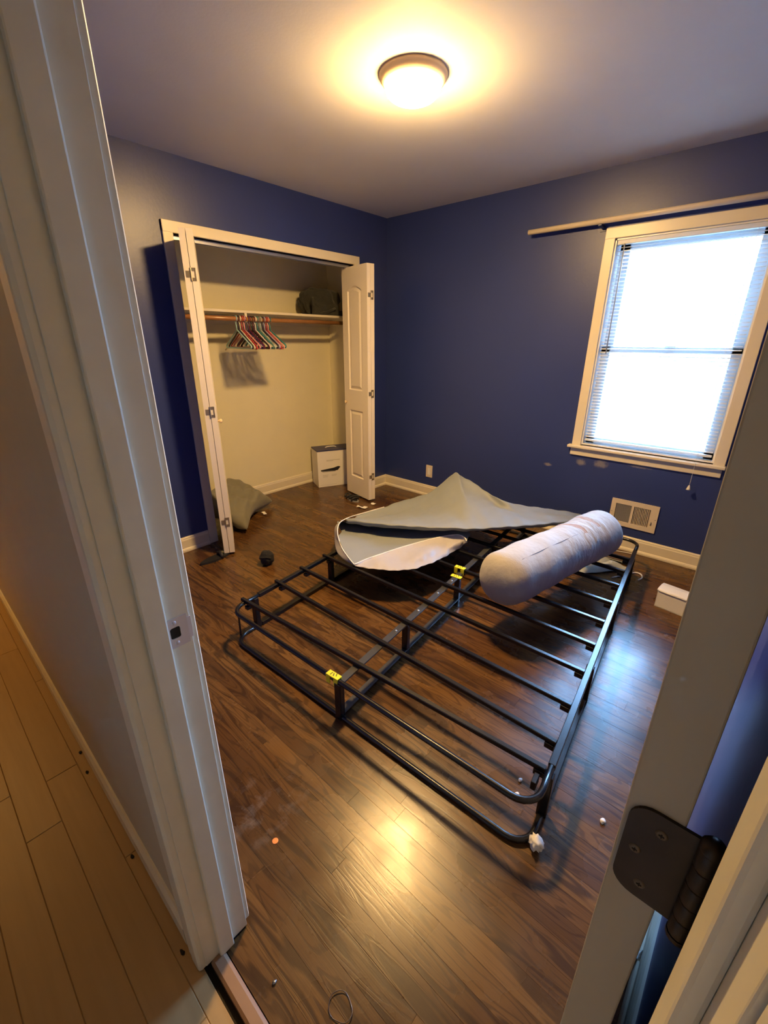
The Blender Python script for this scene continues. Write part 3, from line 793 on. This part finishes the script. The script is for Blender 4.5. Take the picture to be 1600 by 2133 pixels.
# ------------------------------------------------------------------ bed frame
def U2(s, t, z):  # bed coordinates: s across, t along
    V = Vector((math.cos(math.radians(6.5)), math.sin(math.radians(6.5)), 0)); Uv = Vector((math.sin(math.radians(2.0)), -math.cos(math.radians(2.0)), 0))
    return Vector((-2.505, -1.20, 0))+Uv*s+V*t+Vector((0, 0, z))
BW_, BL_, ZT = 1.55, 2.205, .187
bed = thing('bed_frame', 'black metal slatted box spring frame standing on the wooden floor', 'bed frame')
def bar(name, p, q, r=.0105, m='black_metal', par=bed):
    return MB().tube([p, q], r, 8, sq=True).build(name, M[m], par)
def corner_path(z, end):
    """U-shaped end tube with rounded corners"""
    R = .075; L = .20; pts = []
    t0 = 0 if end == 0 else BL_; sg = 1 if end == 0 else -1
    pts.append(U2(0, t0+sg*L, z))
    for k in range(7):
        a = k/6*PI/2; pts.append(U2(R-R*math.cos(a), t0+sg*(R-R*math.sin(a)), z))
    for k in range(7):
        a = k/6*PI/2; pts.append(U2(BW_-R+R*math.sin(a), t0+sg*(R-R*math.cos(a)), z))
    pts.append(U2(BW_, t0+sg*L, z)); return pts
for end, lab in ((0, 'end_tube'), (1, 'end_tube')):
    for z in (.012, ZT):
        MB().tube(corner_path(z, end), .0108, 10).build('end_tube', M['black_metal'], bed, True)
for s in (0, BW_):
    for z in (.012, ZT):
        o = MB().box(-.0115, .0115, .17, BL_-.17, z-.011, z+.011, .002)
        rail = o.build('side_rail', M['black_metal'], bed)
        d = (U2(s, 1, 0)-U2(s, 0, 0)); rail.rotation_euler = (0, 0, math.atan2(d.y, d.x)-PI/2); rail.location = U2(s, 0, 0)
SLATS = [(.085, .145), (.31, .263), (.50, .46), (.695, .672), (.90, .877), (1.10, 1.085), (1.30, 1.287), (1.505, 1.498), (1.70, 1.69), (1.885, 1.875)]
for tl, tr_ in SLATS:
    a = U2(-.022, tl, ZT+.010); c = U2(BW_-.012, tr_, ZT+.004)
    sl = bar('slat', a, c, .0096)
    e = U2(.03, tl, ZT-.008); d = (c-a).normalized()
    cl = MB(); cl.box(-.012, .012, -.016, .016, -.016, .002, .002)
    k = cl.build('clip', M['black_metal'], sl); k.location = e; k.rotation_euler = (0, 0, math.atan2(d.y, d.x))
    cl = MB(); cl.box(-.016, .016, -.014, .014, -.022, -.001, .002)
    k = cl.build('clip', M['black_metal'], sl); k.location = U2(BW_-.030, tr_, ZT-.002); k.rotation_euler = (0, 0, math.atan2(d.y, d.x))
# centre beam: flat angle bars, top and bottom
CS = .76
def flat(name, t0, t1, z, wd=.016, hh=.004, m='black_metal'):
    o = MB(); o.box(0, t1-t0, -wd, wd, -hh, hh, .001); o.box(0, t1-t0, wd-.004, wd, -.024, 0)
    r = o.build(name, M[m], bed); d = U2(CS, 1, 0)-U2(CS, 0, 0); r.rotation_euler = (0, 0, math.atan2(d.y, d.x)); r.location = U2(CS, t0, z); return r
beam_m = mat('black_beam_enamel', (.045, .047, .055), .32, .0, var=.15, vscale=25); M['beam'] = beam_m
flat('centre_beam', 0.0, BL_, ZT-.006, m='beam'); flat('centre_beam', 0.0, BL_, .028, m='beam')
for t in (.40, .60, .80, .96, 1.5):
    o = MB().lathe([(0, .006), (.006, .004), (.008, 0)], 10).build('bolt', M['steel_worn'], bed, True); o.location = U2(CS, t, ZT-.002)
for (s, t) in ((CS, .0), (CS, .49), (CS, 1.045), (CS, 1.6), (CS, BL_), (0, .145), (0, .735), (0, 1.33), (0, 1.92), (BW_, .145), (BW_, .735), (BW_, 1.33), (BW_, 1.92)):
    p = U2(s, t, 0); MB().box(-.0135, .0135, -.016, .016, .002, ZT-.004, .003).build('post', M['black_metal'], bed, loc=p, rot=(0, 0, math.radians(6.5)))
MB().tube([U2(.006, .035, ZT), U2(.004, .033, .012)], .004, 6, sq=True).build('corner_strap', M['black_metal'], bed)
# inner corner tab at the near right corner
MB().box(-.02, .02, -.008, .008, -.02, .012, .002).build('bracket', M['black_metal'], bed, loc=U2(BW_-.03, .10, ZT-.01), rot=(0, 0, math.radians(6)))
def clip(t, s=CS, dz=0, prong=True):
    c = MB(); c.box(-.014, .014, -.032, .032, .0, .005, .0015)
    if prong:
        c.box(-.0145, -.010, -.031, -.010, -.036, .001, .001); c.box(-.0145, -.010, .010, .031, -.036, .001, .001); c.box(.010, .0145, -.031, .031, -.02, .001, .001)
    o = c.build('warning_clip', M['yellow'], bed); o['label'] = 'yellow plastic clip'
    o.location = U2(s, t, ZT+.0115+dz); o.rotation_euler = (0, 0, math.radians(4))
    pm = MB()
    for yy in (-.012, .0, .012): pm.box(-.008, .008, yy-.002, yy+.002, .0045, .0056, 0, Matrix.Rotation(.5, 4, 'Z') if yy < .01 else None)
    pm.build('print', M['yellow_dark'], o)
clip(.001, CS-.03); clip(1.085, CS-.01, .0095); clip(1.02, CS, -.016, False)

# ------------------------------------------------------------------ grey cover dumped on the frame
cv = thing('frame_cover', 'grey fabric cover with white piping heaped on the far corner of the bed frame', 'fabric cover')
def smooth(ps, n=60):
    ps = [Vector(p) for p in ps]; out = []
    for k in range(n):
        t = k/(n-1)*(len(ps)-1); i = min(int(t), len(ps)-2); f = t-i
        p0, p1, p2, p3 = ps[max(i-1, 0)], ps[i], ps[i+1], ps[min(i+2, len(ps)-1)]
        out.append(.5*(2*p1+(p2-p0)*f+(2*p0-5*p1+4*p2-p3)*f*f+(3*p1-p0-3*p2+p3)*f**3))
    return out
CB_ = [(-1.347, -0.931, 0.285), (-1.103, -0.965, 0.28), (-0.919, -0.988, 0.29), (-0.788, -1.127, 0.34), (-0.697, -1.214, 0.43), (-0.633, -1.255, 0.48), (-0.613, -1.275, 0.5), (-0.622, -1.315, 0.487), (-0.648, -1.421, 0.47), (-0.677, -1.552, 0.44), (-0.703, -1.701, 0.41), (-0.582, -1.844, 0.37), (-0.413, -1.985, 0.33), (-0.284, -2.113, 0.29)]
CF = [(-1.504, -0.983, 0.31), (-1.431, -1.216, 0.325), (-1.347, -1.39, 0.335), (-1.251, -1.547, 0.34), (-1.165, -1.67, 0.345), (-1.137, -1.70, 0.345), (-1.107, -1.728, 0.345), (-1.076, -1.755, 0.345), (-0.953, -1.857, 0.345), (-0.843, -1.936, 0.34), (-0.724, -2.013, 0.335), (-0.588, -2.072, 0.32), (-0.465, -2.141, 0.305), (-0.333, -2.196, 0.28)]
CI = [(-1.539, -0.969, 0.225), (-1.467, -1.05, 0.222), (-1.368, -1.159, 0.222), (-1.273, -1.271, 0.228), (-1.208, -1.323, 0.24), (-1.151, -1.381, 0.26), (-1.07, -1.52, 0.275), (-1.053, -1.611, 0.275), (-1.055, -1.679, 0.265)]
CE = [(-1.805, -1.361, 0.222), (-1.713, -1.378, 0.23), (-1.605, -1.414, 0.24), (-1.476, -1.458, 0.25), (-1.321, -1.527, 0.264), (-1.205, -1.593, 0.275), (-1.15, -1.647, 0.28), (-1.151, -1.695, 0.275), (-1.167, -1.72, 0.265)]
CP = [(-1.353, -0.937, 0.288), (-1.484, -0.962, 0.305), (-1.566, -0.979, 0.3), (-1.644, -1.044, 0.275), (-1.729, -1.17, 0.25), (-1.777, -1.276, 0.235)]
CLO = [(-1.798, -1.353, 0.21), (-1.769, -1.43, 0.2085), (-1.728, -1.506, 0.2085), (-1.658, -1.592, 0.2085), (-1.552, -1.649, 0.2085), (-1.397, -1.677, 0.2085), (-1.249, -1.682, 0.2095), (-1.162, -1.695, 0.225), (-1.159, -1.719, 0.255)]
CLS = [(-1.254, -0.82, 0.22), (-1.365, -0.802, 0.21), (-1.475, -0.835, 0.2085), (-1.603, -0.967, 0.2085), (-1.724, -1.114, 0.2085), (-1.776, -1.223, 0.2085)]
def lerp3(p, q, f, dz=0.0): return (p[0]+(q[0]-p[0])*f, p[1]+(q[1]-p[1])*f, p[2]+(q[2]-p[2])*f+dz)
NC = len(CF); top_rows = []
top_rows.append([(x+.12, y+.20, .215) for x, y, z in CF])
top_rows.append([(x+.055, y+.085, z-.055) for x, y, z in CF])
top_rows.append([(x+.010, y+.014, z-.034) for x, y, z in CF])
top_rows.append([(x-.004, y-.003, z-.014) for x, y, z in CF])
top_rows.append([(x+.006, y+.006, z+.001) for x, y, z in CF])
crz = [0, 0, 0, .004, .010, .016, .018, .014, .004, -.010, .008, .010, .004, 0]
top_rows.append([lerp3(CF[i], CB_[i], .33, -.010+crz[(i-1) % NC]) for i in range(NC)])
top_rows.append([lerp3(CF[i], CB_[i], .66, -.020+crz[i]) for i in range(NC)])
top_rows.append(CB_)
top_rows.append([(x+.05, y+.06, z-.06) for x, y, z in CB_]); top_rows.append([(x+.09, y+.11, .206) for x, y, z in CB_])
mb = MB().grid(top_rows, 110, 90)
for v in mb.bm.verts:
    c = v.co
    k = .0035*math.sin(c.x*21+c.y*9)*math.sin(c.y*17-c.x*6)+.002*math.sin(c.x*47-c.y*31)+.0016*math.sin(c.y*66+c.x*20)
    if c.z > .22: c.z += k
o = mb.build('top_panel', M['cover'], cv, True, normals=False); solid(o, .002)
fl_rows = [[(x+.12, y+.18, .213) for x, y, z in CI], [(x+.02, y+.03, z-.004) for x, y, z in CI], CI]
n_ = len(CI)
for f, lp in ((.36, (-1.675, -1.085, .262)), (.70, (-1.755, -1.23, .240))):
    row = [lerp3(CI[i], CE[i], f, -.012 if 1 < i < 6 else 0) for i in range(n_)]
    base = row[0]; dx = [lp[k]-base[k] for k in range(3)]
    row = [tuple(p[k]+dx[k]*(1-i/(n_-1))**2.2 for k in range(3)) for i, p in enumerate(row)]
    fl_rows.append(row)
fl_rows.append(CE)
mb = MB().grid(fl_rows, 80, 50)
for v in mb.bm.verts:
    c = v.co; c.z += .0022*math.sin(c.x*33+c.y*20)*math.sin(c.y*28-c.x*12)
o = mb.build('lower_flap', M['cover'], cv, True, normals=False); solid(o, .002)
bul = []
for i in range(n_):
    bz = (0, -.004, .004, -.006, .012, -.008, .010, 0, 0)[i]
    bul.append(lerp3(CE[i], CLO[i], .5, bz))
def bulge(p, a): return (p[0]-a*.6, p[1]-a*.8, p[2])
bul = [bulge(p, (0, .004, .010, .002, .022, .004, .018, .004, 0)[i]) for i, p in enumerate(bul)]
mb = MB().grid([CE, [lerp3(CE[i], CLO[i], .2, -.004) for i in range(n_)], bul, [bulge(lerp3(CE[i], CLO[i], .8), .006) for i in range(n_)], CLO], 110, 30)
for v in mb.bm.verts:
    c = v.co; k = .0045*math.sin(c.x*52+c.y*14)*math.sin(c.z*60+c.y*24)+.002*math.sin(c.x*90-c.y*70)
    c.y += k; c.x += k*.6
o = mb.build('side_band', M['cover_white'], cv, True, normals=False); solid(o, .002)
LT_ = CP+[CE[0]]; LB_ = CLS+[CLO[0]]
o = MB().grid([LT_, [lerp3(LT_[i], LB_[i], .5) for i in range(7)], LB_], 40, 8).build('side_band', M['cover_white'], cv, True, normals=False); solid(o, .002)
MB().tube(smooth([(-1.103, -.965, .283)]+CP+[CE[0]], 60)+smooth(CE, 60)[1:], .0032, 8).build('piping', M['piping'], cv, True)

# ------------------------------------------------------------------ bolster roll
BA, BB = Vector((-1.548, -2.176, 0)), Vector((-.668, -2.338, 0)); BR = .139
ax = BB-BA; Lb = ax.length
mb = MB(); prof = []
n = 48; seg = 48; prev = None
def rad(x):
    r = BR*(1+.02*math.sin(x*9)); r *= 1-.030*math.exp(-((x-.66)/.07)**2)
    return r
stations = []
for k in range(15):
    a = k/14*PI/2; stations.append((-.108*math.cos(a), math.sin(a)**.85))
for k in range(1, 40): stations.append((Lb*k/40, 1.0))
for k in range(15):
    a = k/14*PI/2; stations.append((Lb+.108*math.sin(a), math.cos(a)**.85 if k < 14 else 0))
rings = []
for x, f in stations:
    r = rad(x)*f
    if r < .002: rings.append([mb.bm.verts.new((x, 0, 0))]); continue
    ring = []
    for j in range(seg):
        a = 2*PI*j/seg
        amp = .0035*math.exp(-((x-.66)/.16)**2)*math.sin(x*95+3*math.sin(a*2))+.0022*math.sin(x*31+a*3)
        y = (r+amp*f)*math.cos(a); z = (r+amp*f)*math.sin(a)
        if z < -BR+.008: z = -BR+.008
        ring.append(mb.bm.verts.new((x, y, z)))
    rings.append(ring)
for a, c in zip(rings, rings[1:]):
    for j in range(seg):
        va = a if len(a) == 1 else [a[j], a[(j+1) % seg]]; vb = c if len(c) == 1 else [c[(j+1) % seg], c[j]]
        mb.bm.faces.new(va+vb)
bol = mb.build('bolster', M['bolster'], None, True)
tag(bol, 'long pale bolster roll with two tan strips lying on the bed slats', 'bolster')
bol.location = (BA.x, BA.y, .2085+BR-.008); bol.rotation_euler = (0, 0, math.atan2(ax.y, ax.x))
sm = MB(); a = math.radians(118)
sm.tube([(x, -(rad(x)+.0006)*math.cos(math.radians(62)), (rad(x)+.0006)*math.sin(math.radians(62))) for x in [(.02+.5*k/24) for k in range(25)]], .0013, 6)
o = sm.build('seam', mat('grey_seam', (.30, .29, .31), .8), bol, True)

# ------------------------------------------------------------------ things on the floor
def lump(name, m, c, r, label, cat, amp=.15, seed=0, sub=3, fr=6, group=None, flat0=True):
    rn = random.Random(seed); ph = [rn.uniform(0, 6) for _ in range(6)]
    def fn(nv, q):
        k = 1+amp*(math.sin(nv.x*fr+ph[0])*math.sin(nv.y*fr+ph[1])+.7*math.sin(nv.z*fr*1.4+ph[2]+nv.x*3)+.5*math.sin(nv.y*fr*2+ph[3]-nv.z*4))
        return q*k
    mb = MB().ell((0, 0, 0), r, sub, fn)
    zmin = min(v.co.z for v in mb.bm.verts)
    cut = zmin+(.12*r[2] if flat0 else 0)
    for v in mb.bm.verts:
        if v.co.z < cut: v.co.z = cut
    o = mb.build(name, m, None, True); o.location = (c[0], c[1], (c[2] if len(c) > 2 else 0)-cut+.0005)
    return tag(o, label, cat, group)
bs = lump('balled_socks', M['sock'], (-1.915, -.615), (.048, .048, .054), 'black balled-up socks on the floor between closet and bed', 'socks', .05, 3, 4)
MB().tube([(.047*math.cos(a), .047*math.sin(a), .012+.012*math.sin(a*2)) for a in [k/20*PI*1.5 for k in range(21)]], .006, 8).build('cuff', M['sock'], bs, True)

# black sandal by the left closet door
sd = thing('sandal', 'black rubber sandal lying in front of the left closet door', 'sandal', (-2.118, -.283, 0), math.radians(6))
def sole(L, Wd, n=24):
    pts = []
    for k in range(n):
        a = 2*PI*k/n; x = math.cos(a)*L/2; y = math.sin(a)*Wd/2*(1-.18*math.cos(a*2)+.10*math.cos(a))
        pts.append((x, y))
    return pts
MB().prism(sole(.24, .062), .0005, .016, 'z').build('sole', M['black_rubber'], sd)
MB().tube([(.03, -.034, .008), (.035, -.030, .026), (.04, 0, .042), (.045, .030, .026), (.05, .034, .008)], [.010]*5, 8, sq=True).build('strap', M['black_rubber'], sd, True)
MB().ell((.075, .012, .026), (.022, .016, .012), 2).build('patch', M['olive'], sd, True)
# dark shoe under the right closet door
sh = thing('sandal', 'dark strappy sandal half under the right closet door', 'sandal', (-.600, -.105, 0), math.radians(-104))
MB().prism(sole(.21, .07), .0005, .012, 'z').build('sole', M['grey_sole'], sh)
MB().prism(sole(.17, .055), .012, .022, 'z').build('footbed', M['black_rubber'], sh)
for k, xx in enumerate((-.05, -.005, .045)):
    MB().tube([(xx, -.036, .006), (xx+.005, -.030, .028), (xx+.010, 0, .036), (xx+.005, .030, .028), (xx, .036, .006)], .008, 8, sq=True).build('strap', M['black_rubber'], sh, True)
MB().tube([(-.09, -.03, .012), (-.11, -.01, .03), (-.115, .02, .03), (-.095, .04, .014), (-.06, .075, .008), (-.02, .10, .008)], .008, 8, sq=True).build('heel_strap', M['black_rubber'], sh, True)

# white plastic bin by the entry door
bn = thing('plastic_bin', 'small white plastic tub with rounded lip beside the entry door', 'tub', (-.655, -2.80, 0), math.radians(-8))
q = MB()
for (x0, x1, y0, y1) in ((-.05, -.046, -.075, .075), (.046, .05, -.075, .075), (-.05, .05, -.075, -.071), (-.05, .05, .071, .075)):
    q.box(x0, x1, y0, y1, .001, .105, .001)
q.box(-.05, .05, -.075, .075, .001, .006)
q.build('body', M['white_plastic'], bn)
MB().tube([(-.05, -.068, .106), (-.05, .068, .106), (-.043, .075, .106), (.043, .075, .106), (.05, .068, .106), (.05, -.068, .106), (.043, -.075, .106), (-.043, -.075, .106)], .006, 8, closed=True).build('rim', M['white_plastic'], bn, True)
ld = MB(); ld.prism([(-.053, .106), (.053, .106), (.053, .112), (.040, .119), (0, .123), (-.040, .119), (-.053, .112)], -.078, .078, 'y'); ld.build('lid', M['white_plastic'], bn)

def scrap(name, m, c, size, label, cat, seed, group=None, curl=.35):
    rn = random.Random(seed); rows = []
    for j in range(4):
        rows.append([((i/3-.5)*size[0]+rn.uniform(-.1, .1)*size[0], (j/3-.5)*size[1]+rn.uniform(-.1, .1)*size[1], abs(rn.gauss(0, 1))*size[0]*curl*.5+.001) for i in range(4)])
    o = MB().grid(rows, 10, 10).build(name, m, None, True, normals=False); solid(o, .0006)
    o.location = c; o.rotation_euler = (0, 0, rn.uniform(0, 3)); return tag(o, label, cat, group)
lump('crumpled_paper', M['paper'], (-2.418, -2.762), (.022, .020, .020), 'crumpled white tissue ball at the near right corner of the bed frame', 'tissue', .22, 9, 3, 8)
lump('paper_crumb', M['paper'], (-2.20, -2.89), (.010, .007, .005), 'tiny white crumb on the floor near the entry door edge', 'debris', .25, 4, 2)
lump('paper_crumb', M['paper'], (-2.245, -2.63), (.008, .006, .004), 'tiny white crumb inside the near right end of the bed frame', 'debris', .25, 5, 2)
lump('paper_crumb', M['paper'], (-2.30, -2.645), (.007, .006, .004), 'second tiny crumb inside the near right end of the bed frame', 'debris', .25, 6, 2)
lump('foil_crumb', M['steel_worn'], (-3.125, -2.425), (.006, .004, .003), 'shiny crumb on the floor by the left door jamb', 'debris', .2, 7, 2)
scrap('paper_scrap', M['paper'], (-1.385, .215, .001), (.075, .030), 'white paper scrap on the floor beside the grey pillow', 'paper', 2, curl=.1)
scrap('paper_scrap', M['paper'], (-.70, -.33, .001), (.10, .04), 'pale paper scrap behind the grey cover near the right closet door', 'paper', 3, curl=.25)
scrap('paper_scrap', M['paper'], (-.56, -.345, .001), (.045, .035), 'smaller paper scrap nearer the room corner by the right closet door', 'paper', 8, curl=.3)
scrap('paper_scrap', M['paper'], (-2.49, -3.044, .004), (.040, .050), 'crumpled bluish paper scrap behind the entry door', 'paper', 5, curl=.9)
coin = MB().lathe([(0, .0016), (.0085, .0016), (.0095, .0012), (.0095, .0002), (0, .0002)], 24).build('coin', M['copper'], None, False)
coin.location = (-2.936, -2.158, 0); tag(coin, 'copper coin on the oak floor near the left jamb', 'coin')
ht = MB().tube([(.024*math.cos(a)*(1+.1*math.sin(3*a)), .030*math.sin(a), .0015+.004*abs(math.sin(a))) for a in [2*PI*k/24 for k in range(24)]], .0012, 6, closed=True).build('hair_tie', mat('clear_plastic_ring', (.10, .07, .06), .25), None, True)
ht.location = (-3.048, -2.574, .0008); tag(ht, 'thin clear ring of plastic on the floor near the threshold', 'ring')
for k, (x, y, where) in enumerate(((-3.239, -1.36, 'farthest of four along the hall baseboard'), (-3.248, -1.468, 'second farthest of four along the hall baseboard'), (-3.247, -1.878, 'third of four along the hall baseboard'), (-3.247, -2.205, 'nearest the foot of the door casing'))):
    lump('lint', M['sock'], (x, y), (.004, .008, .0012), 'dark lint tuft on the hall floor, '+where, 'lint', .3, 20+k, 2, group='lint tufts along the hall baseboard')
# pale cloth and cord under the far right of the frame
rows = []; rn = random.Random(4)
for j in range(6):
    rows.append([(-.62+.058*i+.012*j+rn.uniform(-.010, .010), -2.16-.053*i+.036*(j-2.5)+rn.uniform(-.010, .010), .006+.040*abs(math.sin(i*1.1+j*1.7))*(1 if 0 < j < 5 and 0 < i < 5 else .1)) for i in range(6)])
o = MB().grid(rows, 40, 40).build('cloth', M['green_cloth'], None, True, normals=False); solid(o, .002, 1); tag(o, 'pale green cloth crumpled under the far right of the bed frame', 'cloth')
cd = MB().tube(smooth([(-.52, -2.44, .006), (-.43, -2.49, .006), (-.35, -2.53, .006), (-.345, -2.565, .006), (-.39, -2.585, .006), (-.44, -2.575, .006)], 40), .0045, 8).build('cord', M['piping'], None, True)
tag(cd, 'white cord loop on the floor beside the far right bed rail', 'cord')
cd = MB().tube(smooth([(-.20, -2.20, .005), (-.10, -2.30, .005), (-.055, -2.43, .005), (-.085, -2.46, .005)], 30), .003, 8).build('cord', M['piping'], None, True)
tag(cd, 'thin pale cord on the floor under the far end of the bed frame', 'cord')
